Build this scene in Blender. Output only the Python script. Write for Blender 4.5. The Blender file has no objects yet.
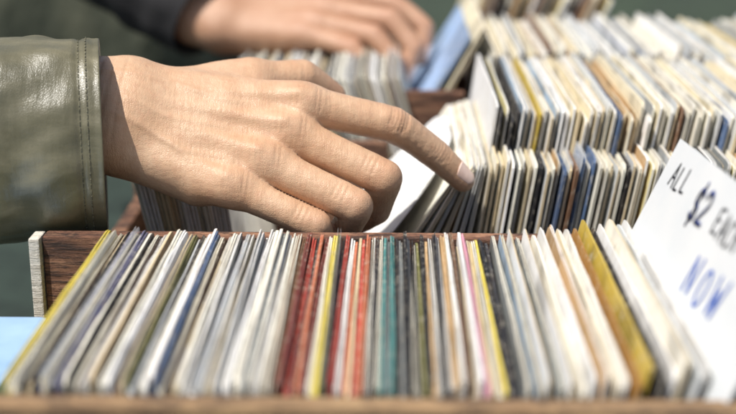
import bpy, bmesh, math, random
import numpy as np
from mathutils import Vector, Matrix, noise as mnoise
from mathutils.bvhtree import BVHTree
random.seed(11)
S = bpy.context.scene
COL = S.collection
R = math.radians
# ------------------------------------------------------------------ camera
F = 1300.0
PITCH = math.atan(389/F); YAW = math.atan(26/F)
CAMP = Vector((0, 0, .39))
cd = bpy.data.cameras.new('camera'); cam = bpy.data.objects.new('camera', cd); COL.objects.link(cam)
cam.location = CAMP; cam.rotation_euler = (math.pi/2-PITCH, 0, YAW)
cd.sensor_width = 36; cd.lens = F/736*36; cd.clip_start = .02; cd.clip_end = 500
cd.dof.use_dof = True; cd.dof.focus_distance = .665; cd.dof.aperture_fstop = 5.0
S.camera = cam
RM = Matrix.Rotation(YAW, 3, 'Z') @ Matrix.Rotation(math.pi/2-PITCH, 3, 'X')
def ray(px, py): return RM @ Vector(((px-368)/F, -(py-207)/F, -1))
def P(px, py, Y):
    d = ray(px, py); return CAMP + d*(Y/d.y)
# ------------------------------------------------------------------ object helpers
def link(o, parent=None):
    COL.objects.link(o)
    if parent: o.parent = parent
    return o
def tag(o, label=None, cat=None, group=None, kind=None):
    if label: o['label'] = label
    if cat: o['category'] = cat
    if group: o['group'] = group
    if kind: o['kind'] = kind
    return o
def empty(name, loc=(0,0,0)):
    o = bpy.data.objects.new(name, None); o.location = loc; o.empty_display_size = .02
    return link(o)
def mesh_obj(name, verts, faces, mats, parent=None, smooth=False, mi=None):
    me = bpy.data.meshes.new(name); me.from_pydata(verts, [], faces)
    for m in mats: me.materials.append(m)
    if mi is not None: me.polygons.foreach_set('material_index', mi)
    if smooth: me.polygons.foreach_set('use_smooth', [True]*len(me.polygons))
    me.update()
    return link(bpy.data.objects.new(name, me), parent)
def fix_normals(o):
    bm = bmesh.new(); bm.from_mesh(o.data); bmesh.ops.recalc_face_normals(bm, faces=bm.faces); bm.to_mesh(o.data); bm.free()
def bm_obj(name, bm, mat, parent=None, smooth=False):
    bmesh.ops.recalc_face_normals(bm, faces=bm.faces)
    me = bpy.data.meshes.new(name); bm.to_mesh(me); bm.free(); me.materials.append(mat)
    if smooth: me.polygons.foreach_set('use_smooth', [True]*len(me.polygons))
    return link(bpy.data.objects.new(name, me), parent)
def box_obj(name, x0, x1, y0, y1, z0, z1, mat, parent=None, bev=.001, off=(0,0,0), seg=2):
    bm = bmesh.new()
    bmesh.ops.create_cube(bm, size=1)
    for v in bm.verts:
        v.co = Vector(((x0+x1)/2+v.co.x*(x1-x0)-off[0], (y0+y1)/2+v.co.y*(y1-y0)-off[1], (z0+z1)/2+v.co.z*(z1-z0)-off[2]))
    if bev: bmesh.ops.bevel(bm, geom=bm.edges[:], offset=bev, segments=seg, affect='EDGES', profile=.6)
    return bm_obj(name, bm, mat, parent)
# ------------------------------------------------------------------ materials
def srgb(c):
    return tuple(((v/255)/12.92 if v/255 <= .04045 else ((v/255+.055)/1.055)**2.4) for v in c) + (1,)
class NT:
    def __init__(s, name):
        s.m = bpy.data.materials.new(name); s.m.use_nodes = True; s.t = s.m.node_tree; s.n = s.t.nodes
        s.b = s.n['Principled BSDF']
    def new(s, typ, **kw):
        nd = s.n.new(typ)
        for k, v in kw.items(): setattr(nd, k, v)
        return nd
    def l(s, a, b): s.t.links.new(a, b)
    def coords(s, scale, rnd=True, out='Object'):
        tc = s.new('ShaderNodeTexCoord'); mp = s.new('ShaderNodeMapping'); mp.inputs['Scale'].default_value = scale
        s.l(tc.outputs[out], mp.inputs['Vector'])
        if rnd:
            oi = s.new('ShaderNodeObjectInfo'); mul = s.new('ShaderNodeMath', operation='MULTIPLY'); mul.inputs[1].default_value = 97
            s.l(oi.outputs['Random'], mul.inputs[0])
            ad = s.new('ShaderNodeVectorMath', operation='ADD'); s.l(mp.outputs[0], ad.inputs[0]); s.l(mul.outputs[0], ad.inputs[1])
            return ad.outputs[0]
        return mp.outputs[0]
    def noise(s, vec, scale=1, detail=3, rough=.55):
        n = s.new('ShaderNodeTexNoise'); n.inputs['Scale'].default_value = scale; n.inputs['Detail'].default_value = detail
        n.inputs['Roughness'].default_value = rough; s.l(vec, n.inputs['Vector']); return n.outputs['Fac']
    def ramp(s, fac, stops):
        r = s.new('ShaderNodeValToRGB'); e = r.color_ramp.elements
        while len(e) < len(stops): e.new(.5)
        for q, (p, c) in zip(e, stops): q.position = p; q.color = c if len(c) == 4 else tuple(c)+(1,)
        s.l(fac, r.inputs[0]); return r.outputs[0]
    def mix(s, fac, a, b, mode='MIX'):
        m = s.new('ShaderNodeMix', data_type='RGBA', blend_type=mode)
        for sock, v in ((m.inputs[0], fac), (m.inputs[6], a), (m.inputs[7], b)):
            if hasattr(v, 'is_linked'): s.l(v, sock)
            else: sock.default_value = v
        return m.outputs[2]
    def math(s, op, a, b):
        m = s.new('ShaderNodeMath', operation=op)
        for sock, v in ((m.inputs[0], a), (m.inputs[1], b)):
            if hasattr(v, 'is_linked'): s.l(v, sock)
            else: sock.default_value = v
        return m.outputs[0]
    def bump(s, h, strength, dist):
        b = s.new('ShaderNodeBump'); b.inputs['Strength'].default_value = strength; b.inputs['Distance'].default_value = dist
        s.l(h, b.inputs['Height']); s.l(b.outputs[0], s.b.inputs['Normal']); return b
    def set(s, **kw):
        for k, v in kw.items(): s.b.inputs[k.replace('_', ' ')].default_value = v
def card_mat(name, rgb, rough=.6, dirt=.22, layer=.6):
    t = NT(name); c = srgb(rgb)
    lay = t.noise(t.coords((2100, 14, 14)), 1, 2)
    blot = t.noise(t.coords((70, 70, 70)), 1, 4)
    prt = t.noise(t.coords((350, 190, 60)), 1, 2)
    wear = t.noise(t.coords((600, 300, 160)), 1, 4, .7)
    dk = tuple(v*.32 for v in c[:3])+(1,); lt = tuple(min(.86, v*1.12+.02) for v in c[:3])+(1,)
    col = t.mix(layer, c, t.ramp(lay, [(.36, dk), (.46, c), (.62, lt)]))
    col = t.mix(t.ramp(blot, [(.50, (0,0,0)), (.75, (dirt,)*3)]), col, srgb((138, 114, 80)))
    col = t.mix(t.ramp(prt, [(.60, (0,0,0)), (.68, (.32,)*3)]), col, dk)
    col = t.mix(t.ramp(wear, [(.54, (0,0,0)), (.63, (.45,)*3)]), col, srgb((216, 208, 188)))
    t.l(col, t.b.inputs['Base Color']); t.set(Roughness=rough)
    t.bump(lay, .35, .0006)
    return t.m
PAL = {
 'mustard yellow': (190,164,64), 'cream': (228,216,186), 'ivory': (232,226,211), 'white': (238,236,232), 'pale grey': (194,197,198),
 'grey': (130,134,134), 'charcoal': (50,49,52), 'black': (26,26,30), 'dark brown': (70,48,38), 'brown': (126,92,68), 'tan': (196,162,118),
 'slate violet': (92,92,118), 'slate blue': (82,104,138), 'pale blue': (164,185,204), 'maroon': (116,52,46), 'red': (174,66,54),
 'brick orange': (190,108,74), 'olive': (120,118,70), 'yellow': (218,198,82), 'teal': (74,132,128), 'dusty pink': (214,150,168),
 'pale yellow': (226,214,154), 'golden brown': (160,116,54), 'soft blue': (150,176,212)}
CM = {k: card_mat('card '+k, v) for k, v in PAL.items()}
PALE = {'cream','ivory','white','pale grey','tan','pale yellow','pale blue','grey'}
VIVID = {'yellow','mustard yellow','red','brick orange','teal','dusty pink','golden brown','maroon','black'}
EDGE = [card_mat('paper edge '+n, c, .75, .3, .6) for n, c in (('ivory', (232,225,207)), ('white', (238,235,229)), ('tan', (212,192,154)))]
t = NT('white paper'); pn = t.noise(t.coords((30,30,30)), 1, 4); t.l(t.ramp(pn, [(.3, srgb((218,217,214))), (.7, srgb((232,230,226)))]), t.b.inputs['Base Color']); t.set(Roughness=.6); t.bump(pn, .7, .010); PAPER = t.m
t = NT('vinyl'); t.set(Base_Color=(.018,.018,.019,1), Roughness=.3); t.bump(t.noise(t.coords((900,900,900)),1,2), .1, .0003); VINYL = t.m
t = NT('clear plastic'); t.set(Base_Color=(.9,.93,.95,1), Roughness=.18, Alpha=.28); t.bump(t.noise(t.coords((60,60,25)),1,3), .5, .003); PLASTIC = t.m
def wood_mat(name, a, b, c):
    t = NT(name)
    g = t.noise(t.coords((14, 60, 150), True), 1, 6, .7); g2 = t.noise(t.coords((50, 110, 520), True), 1, 5, .75); g3 = t.noise(t.coords((90,200,200), True), 1, 4, .7)
    col = t.ramp(g, [(.32, srgb(c)), (.47, srgb(b)), (.66, srgb(a))])
    col = t.mix(t.ramp(g2, [(.47, (0,0,0)), (.57, (.85,)*3)]), col, srgb(c))
    col = t.mix(t.ramp(g3, [(.52, (0,0,0)), (.68, (.6,)*3)]), col, srgb(a))
    t.l(col, t.b.inputs['Base Color']); t.set(Roughness=.8); t.bump(g2, 1, .004); return t.m
WOOD = wood_mat('weathered brown wood', (172,128,98), (118,80,60), (46,32,27))
WOOD2 = wood_mat('tan wood', (178,146,106), (142,112,80), (92,72,54))
POST = wood_mat('pale painted wood', (236,232,222), (228,222,210), (204,196,182))
# ------------------------------------------------------------------ record sleeves
RW, RH = .178, .180
def ycols(n=8):
    ys = [-RW/2, -RW/2+.0015, -RW/2+.005]
    ys += [-RW/2+.005 + (RW-.01)*i/n for i in range(1, n)]
    ys += [RW/2-.005, RW/2-.0015, RW/2]
    return ys
def panel(V, Fc, MI, fx, tc, H, seed, wear, inset=0):
    """one sheet of card: grid in y,z, thickness tc, centre surface x = fx(y,z)"""
    ys = [y*(1-inset) for y in ycols()]; zs = [0, H*.4, H*.75, H*.93, H]
    ny, nz = len(ys), len(zs); base = len(V)
    cn = [random.uniform(.2, 1.2)*wear, random.uniform(.2, 1.2)*wear]
    for side in (-1, 1):
        for j, z in enumerate(zs):
            for i, y in enumerate(ys):
                zz = z
                if j == nz-1:
                    zz += .0008*mnoise.noise(Vector((y*60, seed*3.1, 0)))
                    e = min(i, ny-1-i); k = cn[0 if i < ny/2 else 1]
                    zz -= (k*.0032, k*.0010, k*.0002)[e] if e < 3 else 0
                V.append((fx(y, zz)+side*tc/2, y, zz))
    def id(s, j, i): return base + (s*nz+j)*ny+i
    for j in range(nz-1):
        for i in range(ny-1):
            Fc.append((id(0,j,i), id(0,j+1,i), id(0,j+1,i+1), id(0,j,i+1))); MI.append(0)
            Fc.append((id(1,j,i), id(1,j,i+1), id(1,j+1,i+1), id(1,j+1,i))); MI.append(0)
        for i, fl in ((0, 0), (ny-1, 1)):
            q = (id(0,j,i), id(1,j,i), id(1,j+1,i), id(0,j+1,i)); Fc.append(q if not fl else q[::-1]); MI.append(1)
    for i in range(ny-1):
        Fc.append((id(0,nz-1,i), id(1,nz-1,i), id(1,nz-1,i+1), id(0,nz-1,i+1))); MI.append(1)
        Fc.append((id(0,0,i), id(0,0,i+1), id(1,0,i+1), id(1,0,i))); MI.append(1)
disc_bm = bmesh.new(); bmesh.ops.create_cone(disc_bm, cap_ends=True, segments=72, radius1=.0872, radius2=.0872, depth=.0006, matrix=Matrix.Translation((0,0,.0885)) @ Matrix.Rotation(math.pi/2, 4, 'Y'))
disc_me = bpy.data.meshes.new('disc'); disc_bm.to_mesh(disc_me); disc_bm.free(); disc_me.materials.append(VINYL)
def make_record(colour, style, th, seed, H=RH, plastic=False):
    """local frame: x thickness, y depth, z up from the bottom edge"""
    fm = CM[colour]; em = random.choice(EDGE) if (colour in PALE or random.random() < .04) else fm
    V, Fc, MI = [], [], []
    if style == 'open':
        tc = random.uniform(.00030, .00050)
        wave = lambda y, z: .00024*mnoise.noise(Vector((y*22, z*22, seed*7.7)))
        half = lambda y, z: (th-tc)/2*(.78+.22*(z/H)**2*(1-.5*(y/(RW/2))**2))
        panel(V, Fc, MI, lambda y, z: -half(y, z)+wave(y, z), tc, H+random.uniform(-.0014,.0006), seed, 1)
        panel(V, Fc, MI, lambda y, z: half(y, z)+wave(y, z), tc, H+random.uniform(-.0014,.0006), seed+.5, 1)
        root = empty('record')
        mesh_obj('sleeve', V, Fc, [fm, em], root, mi=MI)
        if th > .0014:
            V, Fc, MI = [], [], []; ti = .00020; hi = random.uniform(-.0045, .0012)
            pe = random.choice(EDGE[:2])
            for sg in (-1, 1):
                panel(V, Fc, MI, lambda y, z: sg*max(.00042, half(y, z)-tc*.5-.00020)*.96+wave(y, z), ti, H+hi+random.uniform(-.0006,.0006), seed+sg, .7, .012)
            mesh_obj('inner_sleeve', V, Fc, [pe, pe], root, mi=MI)
        d = bpy.data.objects.new('disc', disc_me); link(d, root); d.location = (0, random.uniform(-.0006,.0006), random.uniform(-.001,.0014)+H-RH)
    else:
        em = fm if style == 'spine' else em
        wob = lambda y, z: .0004*mnoise.noise(Vector((y*18, z*18, seed*5.3)))
        if th > .0014:      # a folded card with a visible fold line
            panel(V, Fc, MI, lambda y, z: wob(y, z)-th*.27, th*.40, H, seed, .8)
            panel(V, Fc, MI, lambda y, z: wob(y, z)+th*.27, th*.40, H-.0008, seed+.3, .8)
        else:
            panel(V, Fc, MI, wob, th, H, seed, .8)
        if plastic:
            root = empty('record'); mesh_obj('sleeve', V, Fc, [fm, em], root, mi=MI)
        else:
            root = mesh_obj('record', V, Fc, [fm, em], mi=MI)
    if plastic:
        V, Fc, MI = [], [], []
        for sg in (-1, 1):
            panel(V, Fc, MI, lambda y, z: sg*(th/2+.0004)*(1 if z < H else .6)+.0008*mnoise.noise(Vector((y*30, z*60, seed)))*(1 if z > H*.9 else .2), .0001, H+.003, seed, .6)
        mesh_obj('plastic_cover', V, Fc, [PLASTIC], root, True, mi=MI)
    return root
ORD = 'first second third fourth fifth sixth seventh eighth ninth tenth eleventh twelfth thirteenth fourteenth fifteenth sixteenth seventeenth eighteenth nineteenth twentieth'.split()
for tens in ('twenty', 'thirty', 'forty', 'fifty'): ORD += [tens+'-'+o for o in ORD[:9]] + [{'twenty': 'thirtieth', 'thirty': 'fortieth', 'forty': 'fiftieth', 'fifty': 'sixtieth'}[tens]]
def row(where, group, cols, Yc, zb, xt0, xt1, lean, lift=lambda u: 0, thick=(.0018, .0030), pl=.05, jy=.0025, styles=('open','open','spine','card'), dh=.0016, tall=None):
    """records standing side by side; lean(u) is monotone so they fan without crossing"""
    n = len(cols)
    th = [random.uniform(*thick) for c in cols]
    a = [R(lean(i/max(1, n-1))) for i in range(n)]
    def lay(g):
        xb = [xt0 - RH*math.sin(a[0])]
        for i in range(1, n): xb.append(xb[-1] + (th[i]+th[i-1])/2/math.cos(a[i]) + g)
        return xb
    lo, hi = -.003, .01
    for _ in range(40):
        g = (lo+hi)/2
        if lay(g)[-1] + RH*math.sin(a[-1]) > xt1: hi = g
        else: lo = g
    xb = lay(g)
    cnt = {}; trip = {}
    key = lambda i: (cols[i-1] if i else '', cols[i], cols[i+1] if i < n-1 else '')
    for i in range(n): trip[key(i)] = trip.get(key(i), 0)+1
    for i, c in enumerate(cols):
        cnt[c] = cnt.get(c, 0)+1
        f_ = random.uniform(.82, 1.08) if tall and i % 2 else 0
        o = make_record(c, 'spine' if c in VIVID else random.choice(styles), th[i], random.uniform(0, 50), plastic=random.random() < pl, H=RH+(tall[0]*f_ if f_ else 0))
        o.location = (xb[i], Yc+random.uniform(-jy, jy)+(tall[1]*f_ if f_ else 0), zb+lift(i/max(1,n-1))+random.uniform(-dh, dh))
        o.rotation_euler = (R(random.uniform(-.6,.6)), a[i], R(random.uniform(-.2,.2)))
        k = key(i)
        if i == 0: lab = f'{c} record sleeve at left end of those {where}'
        elif i == n-1: lab = f'{c} record sleeve at right end of those {where}'
        elif trip[k] == 1: lab = f'{c} record sleeve between {k[0]} and {k[2]} ones {where}' if k[0] != k[2] else f'{c} record sleeve between two {k[0]} ones {where}'
        else: lab = f'{ORD[cnt[c]-1]} {c} record sleeve from the left {where}'
        tag(o, lab, 'record', group)
front = ['yellow','mustard yellow','cream','dark brown','cream','charcoal','slate violet','cream','charcoal','slate violet','pale grey','charcoal','ivory','dark brown','ivory','tan','charcoal','pale grey','white','brown','pale grey','olive','pale grey','charcoal','pale grey','ivory','tan','slate blue','cream','dark brown','ivory','white','grey','white','pale grey','ivory','grey','pale grey','white','grey','pale grey','ivory','grey','pale grey','ivory','pale grey','tan','brown','maroon','red','charcoal','brick orange','maroon','ivory','yellow','olive','charcoal','red','ivory','brick orange','white','red','brick orange','white','charcoal','white','teal','grey','teal','charcoal','grey','black','grey','charcoal','olive','black','tan','grey','charcoal','cream','tan','cream','brown','ivory','white','dusty pink','ivory','pale yellow','yellow','black','charcoal','grey','pale blue','white','grey','white','ivory','white','tan','cream','white','golden brown','mustard yellow','charcoal','white','ivory','pale grey','white']
row('in front crate', 'records standing in the front crate', front, .515, .0155, -.139, .113,
    lambda u: -4+10*u if u < .84 else 4.4+ (u-.84)/.16*12.6, lambda u: 0 if u < .84 else (u-.84)/.16*.017, thick=(.0011,.0020), dh=.0028, pl=.05)
BACK = ['cream']*8+['ivory']*9+['white']*9+['pale grey']*6+['tan']*2+['charcoal','brown','slate blue','grey','grey','pale yellow','pale blue','mustard yellow']
def rnd(n, pool=BACK):
    out = []
    while len(out) < n:
        c = random.choice(pool)
        if not out or out[-1] != c: out.append(c)
    return out
row('behind the price sign', 'records behind the sign', ['white','cream','ivory'], .505, .018, .137, .152, lambda u: 24+2*u)
row('below the wrist', 'records left in the second crate', rnd(14, ['cream','ivory','cream','white','ivory']), .800, .031, -.150, -.100, lambda u: -12+4*u, thick=(.0032,.0040), styles=('card',))
row('right of fingertip', 'records right in the second crate', rnd(120), .802, .0245, .056, .250, lambda u: 8+4*u, lambda u: .002*u, thick=(.0012,.0017), pl=.04, jy=.003, styles=('open','open','card'), dh=.0022, tall=(.024,.036))
row('under far hand', 'records left in the third crate', rnd(28, ['cream','pale grey','ivory','white','grey','tan','pale grey']), 1.022, .036, -.124, .002, lambda u: -22+6*u, thick=(.002,.0034), styles=('open','card','card'), dh=.004)
row('in third crate at right', 'records right in the third crate', rnd(64), 1.046, .0450, .074, .31, lambda u: 7+5*u, lambda u: .003*u, thick=(.0016,.0028), pl=.05, jy=.004, dh=.005, styles=('open','open','card'))
row('in rearmost crate', 'records in the rearmost crate', ['cream','tan','brown','tan','ivory','tan','pale yellow']*3, 1.262, .076, .085, .195, lambda u: 20+6*u, thick=(.0028,.0045), jy=.006, dh=.004)
def single(colour, xt, Yc, zt, lean, lab, th=.0018, style='card', rx=0, H=RH):
    a = R(lean); o = make_record(colour, style, th, random.uniform(0, 50), H=H); o.location = (xt-H*math.sin(a), Yc, zt-H*math.cos(a)); o.rotation_euler = (R(rx), a, 0)
    tag(o, lab, 'record', 'records fallen open in the gaps'); return o
single('ivory', .0388, .8035, .1985, 33, 'ivory sleeve leaning open directly behind the rounded white paper sleeve', style='open', th=.002)
single('white', .0412, .8015, .1990, 28.5, 'white sleeve fanned between ivory and cream ones under the pointing finger', style='open', th=.002)
single('cream', .0434, .805, .2000, 24.5, 'cream sleeve fanned between white and ivory ones near the fingertip', style='open', th=.002)
single('ivory', .0456, .802, .2008, 20.5, 'ivory sleeve fanned between cream and tan ones by the fingertip', style='open', th=.002)
single('tan', .0478, .806, .2010, 17, 'tan sleeve fanned open by the pointing fingertip')
single('pale grey', .0500, .803, .2020, 14, 'pale grey sleeve fanned beside the tan one by the fingertip', style='open', th=.002)
single('white', .0525, .805, .2020, 11, 'white sleeve standing at the end of the fan by the fingertip', style='open', th=.002)
single('soft blue', .058, 1.066, .232, 32, 'pale blue sleeve tilted beside the far hand', H=.205)
single('cream', .0685, 1.060, .240, 29, 'cream sleeve leaning against the pale blue one by the far hand', H=.212, style='open', th=.003)
# a soft white paper sleeve lying in the gap: rounded, slightly bulging sheet
def paper():
    a = R(39); ex = Vector((0,1,0)); ez = Vector((math.sin(a),0,math.cos(a))); en = Vector((-math.cos(a),0,math.sin(a)))
    top = Vector((.0352, .795, .2050)); org = top-ez*.170; W2, H2, rc = .082, .170, .060; n = 32; V = []; Fc = []
    def sq(u, w):      # square -> rounded square
        x = (u*2-1)*W2; z = (w-.5)*H2; cx = max(0, abs(x)-(W2-rc)); cz = max(0, abs(z)-(H2/2-rc)); L = math.hypot(cx, cz); M = max(cx, cz)
        if L > 0: k = M/L; x = math.copysign(min(abs(x), W2-rc)+cx*k, x); z = math.copysign(min(abs(z), H2/2-rc)+cz*k, z)
        return x, z+H2/2
    for s in (0, 1):
        for j in range(n+1):
            for i in range(n+1):
                x, z = sq(i/n, j/n); b = .013*math.sin(math.pi*i/n)*math.sin(math.pi*min(1, j/n))**.7 + .0028*mnoise.noise(Vector((x*34, z*34, 2)))+.001*mnoise.noise(Vector((x*90, z*90, 5)))
                V.append(ex*x + ez*z + en*(b*(1 if s else -.1)+(.0005 if s else 0)))
    k = (n+1)**2
    for s in (0, 1):
        for j in range(n):
            for i in range(n):
                q = (s*k+j*(n+1)+i, s*k+j*(n+1)+i+1, s*k+(j+1)*(n+1)+i+1, s*k+(j+1)*(n+1)+i); Fc.append(q if s else q[::-1])
    for i in range(n):
        Fc += [(i, i+1, k+i+1, k+i), (n*(n+1)+i+1, n*(n+1)+i, k+n*(n+1)+i, k+n*(n+1)+i+1), ((i+1)*(n+1), i*(n+1), k+i*(n+1), k+(i+1)*(n+1)), (i*(n+1)+n, (i+1)*(n+1)+n, k+(i+1)*(n+1)+n, k+i*(n+1)+n)]
    o = mesh_obj('record', V, Fc, [PAPER], None, True); o.location = org; fix_normals(o)
    tag(o, 'record in soft white paper sleeve with rounded corners, open under the pointing finger', 'record', 'records fallen open in the gaps')
paper()
# ------------------------------------------------------------------ crates, table, ground
def crate(lab, x0, x1, y0, y1, zt_front, zt_back, zt_side, w_front, w_back, zb=.002):
    c = ((x0+x1)/2, (y0+y1)/2, zb); r = empty('wooden_crate', c); tag(r, lab, 'crate', 'wooden crates of records')
    e = .0006
    box_obj('front_panel', x0, x1, y0, y0+.011, zb, zt_front, w_front, r, .0015, c)
    box_obj('back_panel', x0, x1, y1-.011, y1, zb, zt_back, w_back, r, .0015, c)
    box_obj('side_panel', x0, x0+.010, y0+.011+e, y1-.011-e, zb, zt_side, w_back, r, .0015, c)
    box_obj('side_panel', x1-.010, x1, y0+.011+e, y1-.011-e, zb, zt_side, w_back, r, .0015, c)
    box_obj('base_board', x0+.010+e, x1-.010-e, y0+.011+e, y1-.011-e, zb+.001, zb+.010, w_back, r, .0005, c)
    return r, c
r, c = crate('weathered brown wooden crate holding the front row of records', -.174, .215, .403, .621, .1975, .1912, .125, WOOD2, WOOD)
p = box_obj('corner_post', -.1800, -.1745, .606, .620, .004, .191, POST, r, .001, c)
crate('brown wooden crate the hand is reaching into', -.185, .34, .688, .908, .12, .140, .13, WOOD, WOOD)
crate('low brown crate of records under the far hand', -.19, -.0035, .912, 1.132, .165, .165, .14, WOOD, WOOD)
crate('narrow brown crate just right of the far hand', -.001, .0530, .953, 1.168, .194, .17, .15, WOOD, WOOD)
crate('brown wooden crate of pale records at the right edge', .0550, .40, .942, 1.152, .12, .17, .15, WOOD, WOOD)
crate('rearmost wooden crate of tan and cream records', .045, .40, 1.1695, 1.375, .13, .14, .13, WOOD, WOOD)
t = NT('blue box card'); t.l(t.ramp(t.noise(t.coords((40,40,40)),1,3), [(.3, srgb((138,170,206))), (.7, srgb((160,190,222)))]), t.b.inputs['Base Color']); t.set(Roughness=.5); BLUE = t.m
bc = (-.29,.45,.001)
r = empty('storage_box', bc); tag(r, 'pale blue box at the left beside the front crate', 'box')
box_obj('box_body', -.408, -.180, .302, .580, .001, .1262, BLUE, r, .002, bc); box_obj('lid', -.41, -.166, .30, .583, .1268, .160, BLUE, r, .003, bc)
t = NT('dark green cloth'); t.l(t.ramp(t.noise(t.coords((30,30,30)),1,4), [(.3, srgb((30,42,36))), (.7, srgb((46,60,52)))]), t.b.inputs['Base Color']); t.set(Roughness=.9); t.bump(t.noise(t.coords((900,900,900)),1,2), .3, .001); CLOTH = t.m
r = empty('table', (0,.8,-.75)); tag(r, 'wooden trestle table under the dark cloth carrying the crates', 'table')
box_obj('table_top', -.9, .9, .2, 1.5, -.03, -.004, WOOD, r, .002, (0,.8,-.75))
for sx in (-.8, .8):
    for sy in (.3, 1.4): box_obj('leg', sx-.025, sx+.025, sy-.025, sy+.025, -.746, -.0305, WOOD, r, .002, (0,.8,-.75))
tag(box_obj('tablecloth', -.92, .92, .18, 1.52, -.0035, 0, CLOTH, None, .001), 'dark green cloth spread over the table below the crates', 'tablecloth')
t = NT('grass ground'); g = t.noise(t.coords((6,6,6), False),1,8,.7); g2 = t.noise(t.coords((1.2,1.2,1.2), False),1,3)
cc = t.mix(g2, t.ramp(g, [(.35, srgb((26,36,26))), (.65, srgb((66,82,56)))]), srgb((52,62,50))); t.l(cc, t.b.inputs['Base Color']); t.set(Roughness=.95); t.bump(g, .8, .05); GR = t.m
o = mesh_obj('ground', [(-150,-150,-.75),(150,-150,-.75),(150,150,-.75),(-150,150,-.75)], [(0,1,2,3)], [GR]); tag(o, 'dark grassy ground behind the table', 'ground', kind='structure')
# ------------------------------------------------------------------ sign
top_far = P(681, 139, .604); LA = R(25); DL = R(3.5)
et0 = Vector((math.sin(LA), 0, math.cos(LA))); es0 = Vector((0,-1,0)); nrm = Vector((-math.cos(LA), 0, math.sin(LA)))
es = (es0*math.cos(DL)+et0*math.sin(DL)); et = (et0*math.cos(DL)-es0*math.sin(DL))
def card(s, t_, n=0): return top_far + es*s + et*t_ + nrm*n      # t_ is negative below the top edge
def st(px, py):
    d = ray(px, py); k = (top_far-CAMP).dot(nrm)/d.dot(nrm); q = CAMP+d*k-top_far; return q.dot(es), q.dot(et)
t = NT('white sign card'); t.l(t.ramp(t.noise(t.coords((25,25,25)),1,4), [(.3, srgb((208,212,214))), (.7, srgb((220,221,220)))]), t.b.inputs['Base Color']); t.set(Roughness=.45); SIGN = t.m
t = NT('black marker'); t.set(Base_Color=srgb((22,25,36)), Roughness=.5); INK = t.m
t = NT('navy marker'); t.set(Base_Color=srgb((26,58,138)), Roughness=.5); INKN = t.m
t = NT('blue marker'); t.set(Base_Color=srgb((30,90,186)), Roughness=.5); INKB = t.m
sr = empty('price_sign', card(.09, -.1)); tag(sr, 'white card sign with handwritten price leaning among the front records', 'sign')
so = sr.location
V = []; nS, nT = 16, 8
for n_ in (.0004, -.0004):
    for j in range(nT+1):
        for i in range(nS+1):
            s_ = .19*i/nS; t_ = -.102*j/nT
            V.append(card(s_, t_, n_) - so)
Fc = []
for k in (0, 1):
    b = k*(nS+1)*(nT+1)
    for j in range(nT):
        for i in range(nS):
            q = (b+j*(nS+1)+i, b+(j+1)*(nS+1)+i, b+(j+1)*(nS+1)+i+1, b+j*(nS+1)+i+1); Fc.append(q if k == 0 else q[::-1])
NB = (nS+1)*(nT+1)
for i in range(nS): Fc.append((i, i+1, NB+i+1, NB+i)); q = nT*(nS+1)+i; Fc.append((q+1, q, NB+q, NB+q+1))
for j in range(nT): q = j*(nS+1); Fc.append((q+nS+1, q, NB+q, NB+q+nS+1)); q += nS; Fc.append((q, q+nS+1, NB+q+nS+1, NB+q))
mesh_obj('card', V, Fc, [SIGN], sr)
arc = lambda cx, cy, rx, ry, a0, a1, n=12: [(cx+rx*math.cos(R(a0+(a1-a0)*i/n)), cy+ry*math.sin(R(a0+(a1-a0)*i/n))) for i in range(n+1)]
GL = {'A': [[(0,0),(.48,1),(.95,-.04)], [(.18,.38),(.84,.34)]], 'L': [[(.08,1),(.05,.02),(.75,.06)]],
 '$': [arc(.45,.72,.38,.26,25,265)+arc(.45,.24,.38,.24,85,-155)[1:], [(.55,1.2),(.38,-.22)]],
 '2': [arc(.42,.74,.38,.28,170,-25)+[(.02,.0),(.92,.04)]],
 'E': [[(.8,1.02),(.05,.96),(.08,0),(.8,.04)], [(.05,.52),(.65,.56)]], 'C': [arc(.5,.5,.45,.5,50,310)],
 'H': [[(.05,1),(.08,0)], [(.8,1.03),(.78,0)], [(.05,.5),(.8,.55)]], 'N': [[(.05,0),(.10,1),(.74,.04),(.84,1.06)]],
 'O': [arc(.45,.5,.40,.5,80,450,20)], 'W': [[(0,1),(.22,.02),(.5,.72),(.78,0),(1.04,1.05)]]}
def write(name, txt, px, py, w, h, adv, lw, mat, ds=0, dt=0, lift=0):
    s0, t0 = st(px, py); V = []; Fc = []; q = 0
    for i, ch in enumerate(txt):
        jit = h*.06*math.sin(i*2.3+px)
        for pl in GL[ch]:
            pts = [(s0+ds+i*adv+x*w+y*w*.06, t0+dt+y*h+jit) for x, y in pl]
            for (xa, ya), (xb, yb) in zip(pts, pts[1:]):
                q += 1; L = math.hypot(xb-xa, yb-ya) or 1e-6; ux, uy = (xb-xa)/L, (yb-ya)/L; b = len(V); nn = .0007+lift+q*.000004
                ring = []
                for k in range(7): an = math.pi/2+math.pi*k/6; ring.append((xa+lw/2*(ux*math.cos(an)-uy*math.sin(an)), ya+lw/2*(uy*math.cos(an)+ux*math.sin(an))))
                for k in range(7): an = -math.pi/2+math.pi*k/6; ring.append((xb+lw/2*(ux*math.cos(an)-uy*math.sin(an)), yb+lw/2*(uy*math.cos(an)+ux*math.sin(an))))
                V += [card(x, y, nn)-so for x, y in ring]; Fc.append(tuple(range(b, b+14)))
    return mesh_obj(name, V, Fc, [mat], sr)
write('handwriting', 'ALL', 669, 184, .0072, .0110, .0098, .0012, INK)
write('handwriting', '$2', 689, 215, .0092, .0145, .0118, .0014, INKN)
write('handwriting', '$2', 689, 215, .0092, .0140, .0118, .0009, INK, .0007, -.0006, .0004)
write('handwriting', 'EACH', 711, 233, .0066, .0108, .0088, .0013, INK)
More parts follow.
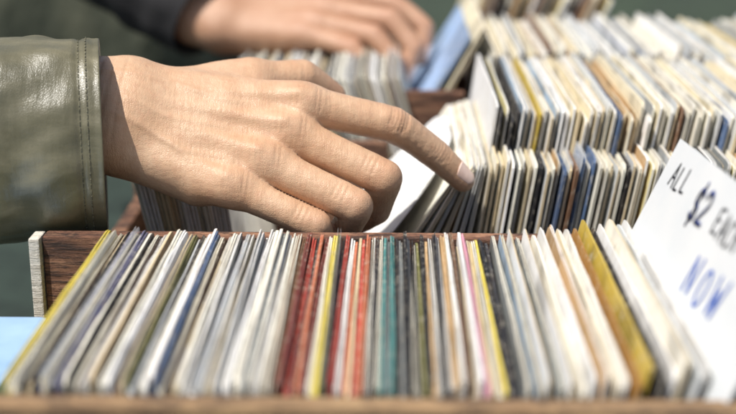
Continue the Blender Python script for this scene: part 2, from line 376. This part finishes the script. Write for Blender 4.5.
write('handwriting', 'NOW', 682, 289, .0104, .0155, .0168, .0015, INKB)
# ------------------------------------------------------------------ hands (implicit surface -> mesh)
def smin(a, b, k):
    h = np.clip(.5+.5*(b-a)/k, 0, 1); return b+(a-b)*h - k*h*(1-h)
class Field:
    def __init__(s, lo, hi, h):
        s.lo = np.array(lo, np.float32); s.h = h; s.n = np.ceil((np.array(hi)-np.array(lo))/h).astype(int)+1
        s.ax = [s.lo[i]+h*np.arange(s.n[i], dtype=np.float32) for i in range(3)]
    def blank(s): return np.full(s.n, .05, np.float32)
    def cone(s, f, a, b, r1, r2, k, sub=False):
        a = np.array(a, np.float32); b = np.array(b, np.float32); m = max(r1, r2)+.014
        sl = []
        for i in range(3):
            i0 = int(max(0, (min(a[i], b[i])-m-s.lo[i])/s.h)); i1 = int(min(s.n[i], (max(a[i], b[i])+m-s.lo[i])/s.h+2))
            if i1 <= i0: return
            sl.append(slice(i0, i1))
        X = s.ax[0][sl[0]][:,None,None]-a[0]; Y = s.ax[1][sl[1]][None,:,None]-a[1]; Z = s.ax[2][sl[2]][None,None,:]-a[2]
        d = b-a; L = max(float(d@d), 1e-9)
        t = np.clip((X*d[0]+Y*d[1]+Z*d[2])/L, 0, 1)
        dist = np.sqrt((X-t*d[0])**2+(Y-t*d[1])**2+(Z-t*d[2])**2) - (r1+(r2-r1)*t)
        sl = tuple(sl)
        if sub: f[sl] = -smin(-f[sl], dist, k)
        else: f[sl] = smin(f[sl], dist, k)
def surface_nets(f, lo, h):
    ins = f < 0; n = np.array(f.shape)-1
    cor = [(i,j,k) for i in (0,1) for j in (0,1) for k in (0,1)]
    cnt = sum(ins[c[0]:c[0]+n[0], c[1]:c[1]+n[1], c[2]:c[2]+n[2]].astype(np.int8) for c in cor)
    act = np.argwhere((cnt > 0) & (cnt < 8))
    idx = -np.ones(tuple(n), np.int64); idx[act[:,0],act[:,1],act[:,2]] = np.arange(len(act))
    vals = np.stack([f[act[:,0]+c[0], act[:,1]+c[1], act[:,2]+c[2]] for c in cor], 1)
    pos = np.zeros((len(act), 3)); w = np.zeros(len(act))
    for a in range(8):
        for b in range(a+1, 8):
            if sum(abs(cor[a][q]-cor[b][q]) for q in range(3)) != 1: continue
            va, vb = vals[:,a], vals[:,b]; m = (va < 0) != (vb < 0)
            t = np.where(m, va/np.where(m, va-vb, 1), 0)
            ca, cb = np.array(cor[a], float), np.array(cor[b], float)
            pos += np.where(m[:,None], ca+t[:,None]*(cb-ca), 0); w += m
    V = lo + h*(act + pos/w[:,None])
    Q = []
    for ax in range(3):
        u, v = (ax+1) % 3, (ax+2) % 3
        A = [slice(0, f.shape[q]) for q in range(3)]; B = list(A); A[ax] = slice(0, -1); B[ax] = slice(1, None)
        ch = ins[tuple(A)] != ins[tuple(B)]; e = np.argwhere(ch)
        e = e[(e[:,u] > 0) & (e[:,v] > 0) & (e[:,u] < f.shape[u]-1) & (e[:,v] < f.shape[v]-1)]
        fl = ins[e[:,0],e[:,1],e[:,2]]
        def cell(du, dv):
            c = e.copy(); c[:,u] -= du; c[:,v] -= dv; return idx[c[:,0],c[:,1],c[:,2]]
        q = np.stack([cell(1,1), cell(0,1), cell(0,0), cell(1,0)], 1); q[~fl] = q[~fl][:, ::-1]; Q.append(q)
    return V, np.concatenate(Q)
def perp(v, d): v = v-d*v.dot(d); return v.normalized()
def build_hand(name, J, T, W, FA, vox, mat, nailmat, sgn=-1, detail=True):
    I, M_, Rg, Pk = [J[k][0] for k in range(4)]
    u = ((M_+Rg)/2-W).normalized(); v = perp(Pk-I, u); n = u.cross(v)*sgn; n.normalize()
    pts = [q for f in J for q in f]+T+[W, FA]
    lo = [min(q[i] for q in pts)-.03 for i in range(3)]; hi = [max(q[i] for q in pts)+.03 for i in range(3)]
    G = Field(lo, hi, vox); palm = G.blank()
    C = lambda a, b, r1, r2, k=.008, f=palm, sub=False: G.cone(f, a, b, r1, r2, k, sub)
    wv = [-.017, -.006, .006, .017]
    for i in range(4):
        cp = W+u*.012+v*wv[i]+n*(.003 if i in (1,2) else 0)
        C(cp, J[i][0]-n*.0012, .0140, [.0108,.0112,.0106,.0097][i])
        if i < 3: C(J[i][0]-u*.012-n*.002, J[i+1][0]-u*.012-n*.002, .0090, .0090, .008)
    for q in (-1, 1): C(W+v*q*.0125, FA+v*q*.015, .0184, .0237, .014)
    C(W+u*.01, W-u*.02, .0194, .0194, .012)
    C(W+v*.016+u*.012-n*.008, Pk-u*.018-n*.009, .014, .010)
    C(W+u*.03-n*.008, (M_+Rg)/2-u*.015-n*.008, .013, .010)
    C(T[0], T[1], .0148, .0118, .010)
    C(T[0]*.35+T[1]*.65, I*.6+W*.4, .0098, .0088, .009)
    C(T[1]*.85+T[0]*.15, I*.75+W*.25, .0060, .0075, .009)
    RR = [(.0113,.0099,.0084,.0067), (.0112,.0098,.0087,.0068), (.0107,.0095,.0083,.0066), (.0094,.0083,.0072,.0058)]
    fields = None
    allf = [(J[i], RR[i]) for i in range(4)] + [(T, (.0130,.0116,.0104,.0080))]
    total = None
    for fi, (fj, rr) in enumerate(allf):
        ff = G.blank()
        # finger axis as a curve so joints bend without knobs
        pts_ = []
        for s_ in range(3):
            p0 = fj[max(0, s_-1)]; p1 = fj[s_]; p2 = fj[s_+1]; p3 = fj[min(3, s_+2)]
            for q in range(6):
                tt = q/6; lin = p1.lerp(p2, tt)
                cr = .5*((2*p1)+(p2-p0)*tt+(2*p0-5*p1+4*p2-p3)*tt*tt+(-p0+3*p1-3*p2+p3)*tt**3)
                pts_.append((lin.lerp(cr, .45 if fi == 0 else .12), rr[s_]+(rr[s_+1]-rr[s_])*tt - .0005*math.sin(math.pi*tt)**2*(s_ < 2)))
        pts_.append((fj[3], rr[3]))
        for (pa, ra), (pb, rb) in zip(pts_, pts_[1:]): C(pa, pb, ra, rb, .0004, ff)
        fields = ff if fields is None else smin(fields, ff, .0014)
        w_ = smin(palm, ff, .0080)
        total = w_ if total is None else np.minimum(total, w_)
    total = np.minimum(total, fields)
    V, Q = surface_nets(total, np.array(lo), vox)
    E = np.concatenate([Q[:, [0,1]], Q[:, [1,2]], Q[:, [2,3]], Q[:, [3,0]]]); E = np.concatenate([E, E[:, ::-1]])
    deg = np.bincount(E[:,0], minlength=len(V)).astype(float); deg[deg == 0] = 1
    def relax(V, its):
        for it in range(its):
            lam = .55 if it % 2 == 0 else -.50
            if it > its-3: lam = .4
            av = np.stack([np.bincount(E[:,0], weights=V[E[:,1], k], minlength=len(V)) for k in range(3)], 1)/deg[:,None]
            V = V+lam*(av-V)
        return V
    V = relax(V, 12)
    red = np.zeros(len(V))
    for fj, rr in allf:
        for q, rad, am in ((fj[0], .012, .35), (fj[1], .010, .7), (fj[2], .008, .45), (fj[3], .010, 1.0)):
            red += am*np.exp(-((V-np.array(q)-np.array(n)*.004)**2).sum(1)/(rad*rad))
    if detail:      # relief of tendons, veins, hollows and creases pushed into the skin along its normal
        fn = np.cross(V[Q[:,2]]-V[Q[:,0]], V[Q[:,3]]-V[Q[:,1]]); N = np.zeros_like(V)
        for k in range(4):
            for ax in range(3): N[:,ax] += np.bincount(Q[:,k], weights=fn[:,ax], minlength=len(V))
        N /= np.linalg.norm(N, axis=1)[:,None]+1e-12
        na = np.array(n); facing = np.clip((N@na-.15)/.5, 0, 1)
        disp = np.zeros(len(V))
        def seg(a, b, dirn):
            a = np.array(a); b = np.array(b); d = b-a; d2 = d-dirn*(d@dirn); L2 = d2@d2
            r = V-a; t = np.clip((r@d2)/L2, 0, 1); q = r-t[:,None]*d; lat = q-(q@dirn)[:,None]*dirn
            return np.linalg.norm(lat, axis=1), t, np.exp(-(np.maximum(0, np.abs(q@dirn)-.028)/.006)**2)
        def ridge(a, b, sig, amp, taper=(1, 1), dirn=na, mask=facing):
            dist, t, near = seg(a, b, dirn)
            disp[:] += amp*np.exp(-(dist/sig)**2)*(taper[0]+(taper[1]-taper[0])*t)*mask*near
        def vein(pl, sig, amp):                                         # one continuous ridge along a polyline, fading out at both ends
            best = np.zeros(len(V)); m_ = len(pl)-1
            for k in range(m_):
                dist, t, near = seg(pl[k], pl[k+1], na); g_ = (k+t)/m_
                best = np.maximum(best, np.exp(-(dist/sig)**2)*np.sin(np.pi*np.clip(g_, 0, 1))**.6*near)
            disp[:] += amp*best*facing
        for i in range(4):
            ridge(W+u*.014+v*wv[i]*.55, J[i][0]-u*.003, .0032, (.0011,.0014,.0011,.0009)[i], (.1, 1))
            ridge(J[i][0]-u*.002, J[i][0]+u*.003, .0062, .0010)
            ridge(J[i][1]-(J[i][1]-J[i][0]).normalized()*.002, J[i][1], .0048, .0007)
            if i < 3:
                m0 = (J[i][0]+J[i+1][0])/2; ridge(m0-u*.040, m0-u*.004, .0054, -.0013, (.1, 1))
        vein([W-u*.006+v*.010, W+u*.020+v*.013, W+u*.045+v*.019, W+u*.064+v*.017, (J[3][0]+J[2][0])/2-u*.006], .0019, .0007)
        vein([W+u*.035+v*.016, W+u*.050+v*.024, J[3][0]-u*.016+v*.006], .0017, .0005)
        vein([W-u*.03-v*.010, W+u*.004-v*.013, W+u*.03-v*.017, W+u*.055-v*.014, (J[0][0]+J[1][0])/2-u*.010], .0019, .0007)
        vein([W+u*.008+v*.001, W+u*.030+v*.004, W+u*.055+v*.001, (J[1][0]+J[2][0])/2-u*.014], .0018, .0005)
        for off, am in ((-.014, -.0004), (-.009, -.0004), (-.003, -.0003), (.004, -.0003)):                # wrist creases
            ridge(W+u*off-v*.024, W+u*(off+.004)+v*.024, .0009, am)
        for i in range(4):                                             # loose skin folds behind each knuckle
            for off in (-.006, -.0032, .0065, .009):
                c0 = J[i][0]+u*off; ridge(c0-v*.006, c0+v*.006+u*.0012, .0008, -.00024)
        for fi in range(4):                                            # creases over the middle joints
            fj, rr = allf[fi]
            for s_ in (1, 2):
                da = (fj[s_]-fj[s_-1]).normalized(); db = (fj[s_+1]-fj[s_]).normalized()
                open_ = da.dot(db) > .6
                if not open_ and s_ == 2: continue
                dm = (da+db).normalized() if open_ else da; dd = perp(n, dm); sd = dm.cross(dd); dda = np.array(dd); msk = np.clip((N@dda-.2)/.5, 0, 1)
                for off in ((-.0046, -.0030, -.0012, .0008, .0026, .0042) if open_ else (-.011, -.0085, -.006)):
                    c0 = fj[s_]+dm*off; ww = rr[s_]*(.66 if abs(off) < .003 else .48)
                    ridge(c0-sd*ww+dm*off*.15, c0+sd*ww+dm*off*.15, .00068, -.00040*(1 if s_ == 1 else .55)*(1 if open_ else .7), (1,1), dda, msk)
        V = V+N*disp[:,None]
    o = mesh_obj(name, V.tolist(), Q.tolist(), [mat], None, True)
    at = o.data.attributes.new('redness', 'FLOAT', 'POINT'); at.data.foreach_set('value', np.clip(red, 0, 1).astype(np.float32))
    bvh = BVHTree.FromPolygons(V.tolist(), Q.tolist())
    for (fj, rr) in allf:
        a, b = fj[2], fj[3]; d1 = (fj[2]-fj[1]).normalized(); d = (b-a).normalized(); bend = (d1-d*d1.dot(d)).length
        th = fj is T; f_ = min(1, bend*1.6)
        dor = perp(perp(d1, d)*f_ + perp(n, d)*(1-f_)*1.2, d) if f_ < .97 else perp(d1, d)
        if th: dor = perp(-v-n*.5, d)
        side = d.cross(dor); L = (b-a).length; VV = []; FF = []; n1, n2 = 14, 12
        for lay in (0, 1):
            for i in range(n1+1):
                s_ = i/n1; along = L*.56+s_*(L*.44+rr[3]*.45)
                for j in range(n2+1):
                    w_ = -1+2*j/n2
                    th_ = R(50)*w_*(.90+.10*math.sin(math.pi*min(1, .25+s_)))
                    cut = rr[3]*.46*w_*w_*(1 if s_ > .5 else -.8)*abs(s_-.5)*2
                    rd = dor*math.cos(th_)+side*math.sin(th_); base = a+d*(along-cut)
                    if along-cut > L: base = b; rd = (rd*rr[3]+d*(along-cut-L)*1.25).normalized()
                    hit = bvh.ray_cast(base+rd*.03, -rd, .03)[0]
                    rad = (hit-base).length if hit and (hit-base).length < rr[2]*1.5 else rr[3]
                    VV.append(base+rd*(rad+(.00030 if lay == 0 else -.0009)-(.0004*abs(w_)**4 if lay == 0 else 0)))
        k_ = (n1+1)*(n2+1)
        for lay in (0, 1):
            for i in range(n1):
                for j in range(n2):
                    q = (lay*k_+i*(n2+1)+j, lay*k_+(i+1)*(n2+1)+j, lay*k_+(i+1)*(n2+1)+j+1, lay*k_+i*(n2+1)+j+1); FF.append(q if lay else q[::-1])
        for i in range(n1):
            for j in (0, n2): q = i*(n2+1)+j; FF.append((q, q+n2+1, k_+q+n2+1, k_+q))
        for j in range(n2):
            for i in (0, n1): q = i*(n2+1)+j; FF.append((q, q+1, k_+q+1, k_+q))
        fix_normals(mesh_obj('fingernail', VV, FF, [nailmat], o, True))
    return o, u, v, n
def skin_mat(name, base, red):
    t = NT(name)
    at = t.new('ShaderNodeAttribute', attribute_name='redness')
    m1 = t.noise(t.coords((55,55,55), False), 1, 5, .6); m2 = t.noise(t.coords((260,260,260), False), 1, 3)
    col = t.mix(t.ramp(m1, [(.35, (0,0,0)), (.7, (.8,)*3)]), srgb(base), srgb(tuple(int(v*w) for v, w in zip(base, (.92,.87,.82)))))
    col = t.mix(t.ramp(m2, [(.45, (0,0,0)), (.75, (.28,)*3)]), col, srgb(red))
    col = t.mix(t.math('MULTIPLY', at.outputs['Fac'], .38), col, srgb(red)); t.l(col, t.b.inputs['Base Color'])
    vo = t.new('ShaderNodeTexVoronoi', feature='DISTANCE_TO_EDGE'); vo.inputs['Scale'].default_value = 1
    t.l(t.coords((900, 1500, 1300), False), vo.inputs['Vector'])
    hn = t.noise(t.coords((150,460,330), False), 1, 4, .6); wr = t.noise(t.coords((520,130,110), False), 1, 3, .6)
    t.bump(t.math('ADD', t.math('ADD', t.math('MULTIPLY', t.math('MINIMUM', vo.outputs['Distance'], .2), .9), hn), t.math('MULTIPLY', wr, .9)), .38, .0011)
    t.set(Roughness=.42); t.b.inputs['Specular IOR Level'].default_value = .5; t.b.inputs['Subsurface Weight'].default_value = .05; t.b.inputs['Subsurface Radius'].default_value = (1,.4,.2); t.b.inputs['Subsurface Scale'].default_value = .002
    return t.m
SKIN = skin_mat('light tan skin', (209,174,142), (187,131,104))
t = NT('nail'); t.l(t.ramp(t.noise(t.coords((200,200,200), False),1,2), [(.3, srgb((226,190,172))), (.7, srgb((236,208,192)))]), t.b.inputs['Base Color']); t.set(Roughness=.25); NAIL = t.m
J = [[P(303,105,.682), P(393,125,.690), P(435,154,.698), P(463,180,.703)],
     [P(288,133,.670), P(384,178,.664), P(375,209,.678), P(356,222,.686)],
     [P(262,161,.657), P(355,206,.650), P(345,230,.663), P(328,240,.670)],
     [P(230,186,.646), P(316,226,.6425), P(322,240,.657), P(308,248,.664)]]
T = [P(165,100,.690), P(250,82,.706), P(302,78,.720), P(332,96,.730)]
W = P(112,112,.668); FA = P(-10,122,.660)
person, u, v, n = build_hand('person', J, T, W, FA, .0008, SKIN, NAIL)
tag(person, 'person in an olive leather jacket reaching into the records with bare hand', 'person')
# leather sleeve
t = NT('olive leather')
w1 = t.noise(t.coords((22,50,50), False), 1, 4, .55); w2 = t.noise(t.coords((70,170,170), False), 1, 3, .5); w3 = t.noise(t.coords((170,34,34), False), 1, 3, .5)
vo = t.new('ShaderNodeTexVoronoi', feature='DISTANCE_TO_EDGE'); vo.inputs['Scale'].default_value = 1
t.l(t.coords((1000,1000,1000), False), vo.inputs['Vector'])
hh = t.math('ADD', t.math('ADD', t.math('ADD', w1, t.math('MULTIPLY', w3, .7)), t.math('MULTIPLY', t.math('MINIMUM', vo.outputs['Distance'], .14), .3)), t.math('MULTIPLY', w2, .3)); t.bump(hh, .38, .0021)
t.l(t.ramp(w1, [(.3, srgb((78,76,56))), (.55, srgb((105,100,77))), (.75, srgb((134,127,102)))]), t.b.inputs['Base Color']); t.set(Roughness=.35); t.b.inputs['Specular IOR Level'].default_value = .72; LEATHER = t.m
t = NT('lining'); t.set(Base_Color=(.03,.028,.024,1), Roughness=.9); LIN = t.m
t = NT('olive thread'); t.l(t.ramp(t.noise(t.coords((900,900,900)),1,2), [(.3, srgb((60,58,44))), (.7, srgb((124,120,98)))]), t.b.inputs['Base Color']); t.set(Roughness=.8); THREAD = t.m
def sleeve_tube(A, B, ry, rz, grow, amp, seed, name, mat, parent, n_l=90, n_c=120, hem=True):
    ax = (B-A); L = ax.length; ax.normalize()
    e1 = perp(Vector((0,1,0)), ax); e2 = ax.cross(e1)
    if e2.z < 0: e2 = -e2
    def pt(s, th, off=0):
        q = s*L
        fade = min(1, q/.012)
        x = Vector((math.cos(th)*1.6, math.sin(th)*1.6, q*26+math.sin(th*2+seed)*.5+seed))
        d = amp*fade*(mnoise.noise(x)+.5*mnoise.noise(x*2.3)) + amp*.6*fade*math.sin(q*170+math.sin(th+1)*2.4)*max(0, mnoise.noise(Vector((th*.8, q*9, seed*2)))+.3)
        if hem:
            d += -.0011*math.exp(-((q-.0105)/.0012)**2) - .0006*math.exp(-((q-.0032)/.0008)**2) + .0006*mnoise.noise(Vector((th*9, q*60, 4)))*max(0, 1-q/.02)
        r_ = 1+grow*s
        return A+ax*q+e1*math.cos(th)*(ry*r_+d+off)+e2*math.sin(th)*(rz*r_+d+off)
    ss = [0, .002, .004]+[(i/n_l)**1.25 for i in range(2, n_l+1)]
    V, Fc, MI = [], [], []
    rings = []
    prof = [(.0012/L, -.0016), (.0003/L, -.0010), (0, -.0003)] + [(s+.0004/L, 0) for s in ss]
    for s, off in prof: rings.append([pt(s, 2*math.pi*k/n_c, off) for k in range(n_c)])
    inner = [[pt(s, 2*math.pi*k/n_c, -.0025) for k in range(n_c)] for s in [.5-.02*q for q in range(25)]]
    allr = inner+rings
    for rg in allr: V += [q for q in rg]
    for i in range(len(allr)-1):
        for k in range(n_c):
            a, b = i*n_c+k, i*n_c+(k+1) % n_c
            Fc.append((a, a+n_c, b+n_c, b)); MI.append(1 if i < 25 else 0)
    o = mesh_obj(name, V, Fc, [mat, LIN], parent, True, MI); fix_normals(o)
    return o, pt, L
A = P(104,139,.660); B = A+Vector((-.236, -.050, .002))
slv, pt, SL = sleeve_tube(A, B, .0445, .0525, .08, .0040, 3.7, 'jacket_sleeve', LEATHER, person)
bm = bmesh.new()
for q in (.0068, .0105):
    N = 100
    for k in range(N):
        a0 = 2*math.pi*k/N; a1 = 2*math.pi*(k+.66)/N
        pa, pb = pt(q/SL, a0, .0002), pt(q/SL, a1, .0002); d = pb-pa
        m = Matrix.Translation((pa+pb)/2) @ d.to_track_quat('Z', 'Y').to_matrix().to_4x4()
        bmesh.ops.create_cone(bm, cap_ends=True, segments=6, radius1=.00034, radius2=.00034, depth=d.length, matrix=m)
bm_obj('stitching', bm, THREAD, slv)
# far person
SK2 = skin_mat('fair skin', (188,148,120), (172,116,92))
A2 = P(207,16,1.086); B2 = P(112,-50,1.14); B2 = A2+(B2-A2)*2.2
J2 = [[P(328,-2,1.10), P(392,4,1.095), P(424,28,1.085), P(420,58,1.076)],
      [P(324,11,1.085), P(390,20,1.072), P(414,48,1.062), P(404,76,1.056)],
      [P(315,24,1.07), P(374,36,1.056), P(396,62,1.046), P(386,86,1.042)],
      [P(304,35,1.06), P(352,49,1.046), P(374,72,1.038), P(364,92,1.036)]]
T2 = [P(232,6,1.10), P(280,-14,1.12), P(325,-14,1.125), P(352,-4,1.125)]
far, *_ = build_hand('person', J2, T2, P(215,18,1.085), A2+(B2-A2)*.22, .0014, SK2, NAIL, detail=False)
tag(far, 'person in a dark jacket browsing the far crate, hand out of focus', 'person')
t = NT('dark wool'); t.l(t.ramp(t.noise(t.coords((300,300,300)),1,3), [(.3, srgb((26,26,28))), (.7, srgb((44,42,44)))]), t.b.inputs['Base Color']); t.set(Roughness=.9); DARK = t.m
sleeve_tube(A2, B2, .039, .039, .6, .004, 9.1, 'jacket_sleeve', DARK, far, hem=False, n_l=40, n_c=48)
t = NT('olive jacket'); jn = t.noise(t.coords((9,9,5), False),1,4); t.l(t.ramp(jn, [(.3, srgb((44,50,40))), (.5, srgb((70,74,60))), (.7, srgb((112,112,92)))]), t.b.inputs['Base Color']); t.set(Roughness=.75); t.bump(jn, .8, .03); JACK = t.m
V = []; Fc = []; nu, nv = 64, 48
for j in range(nv+1):
    z = -.25+.85*j/nv; sh = 1 if z < .35 else max(.15, 1-((z-.35)/.27)**2)
    for i in range(nu):
        an = 2*math.pi*i/nu; fold = .018*mnoise.noise(Vector((math.cos(an)*2.2, math.sin(an)*2.2, z*5)))+.010*mnoise.noise(Vector((math.cos(an)*5, math.sin(an)*5, z*9)))
        V.append((-.43+math.cos(an)*(.235*sh+fold), 1.72+math.sin(an)*(.15*sh+fold), z))
for j in range(nv):
    for i in range(nu): a, b = j*nu+i, j*nu+(i+1) % nu; Fc.append((a, b, b+nu, a+nu))
Fc.append(tuple(range(nu))[::-1]); Fc.append(tuple(range(nv*nu, nv*nu+nu)))
fix_normals(mesh_obj('jacket_body', V, Fc, [JACK], far, True))
# ------------------------------------------------------------------ light
sv = Vector((-.32, -.32, .87)).normalized()
sd = bpy.data.lights.new('sun', 'SUN'); sd.energy = 5.0; sd.angle = R(.5); sd.color = (1,.968,.905)
so_ = bpy.data.objects.new('sun', sd); link(so_); so_.rotation_euler = sv.to_track_quat('Z', 'Y').to_euler(); so_.location = sv*3
wd = bpy.data.worlds.new('World'); S.world = wd; wd.use_nodes = True
sk = wd.node_tree.nodes.new('ShaderNodeTexSky'); sk.sky_type = 'NISHITA'; sk.sun_disc = False; sk.dust_density = 3.0
sk.sun_elevation = math.asin(sv.z); sk.sun_rotation = math.atan2(sv.x, sv.y)
wd.node_tree.links.new(sk.outputs[0], wd.node_tree.nodes['Background'].inputs[0]); wd.node_tree.nodes['Background'].inputs[1].default_value = .11
S.view_settings.view_transform = 'Standard'; S.view_settings.look = 'None'; S.view_settings.exposure = 0
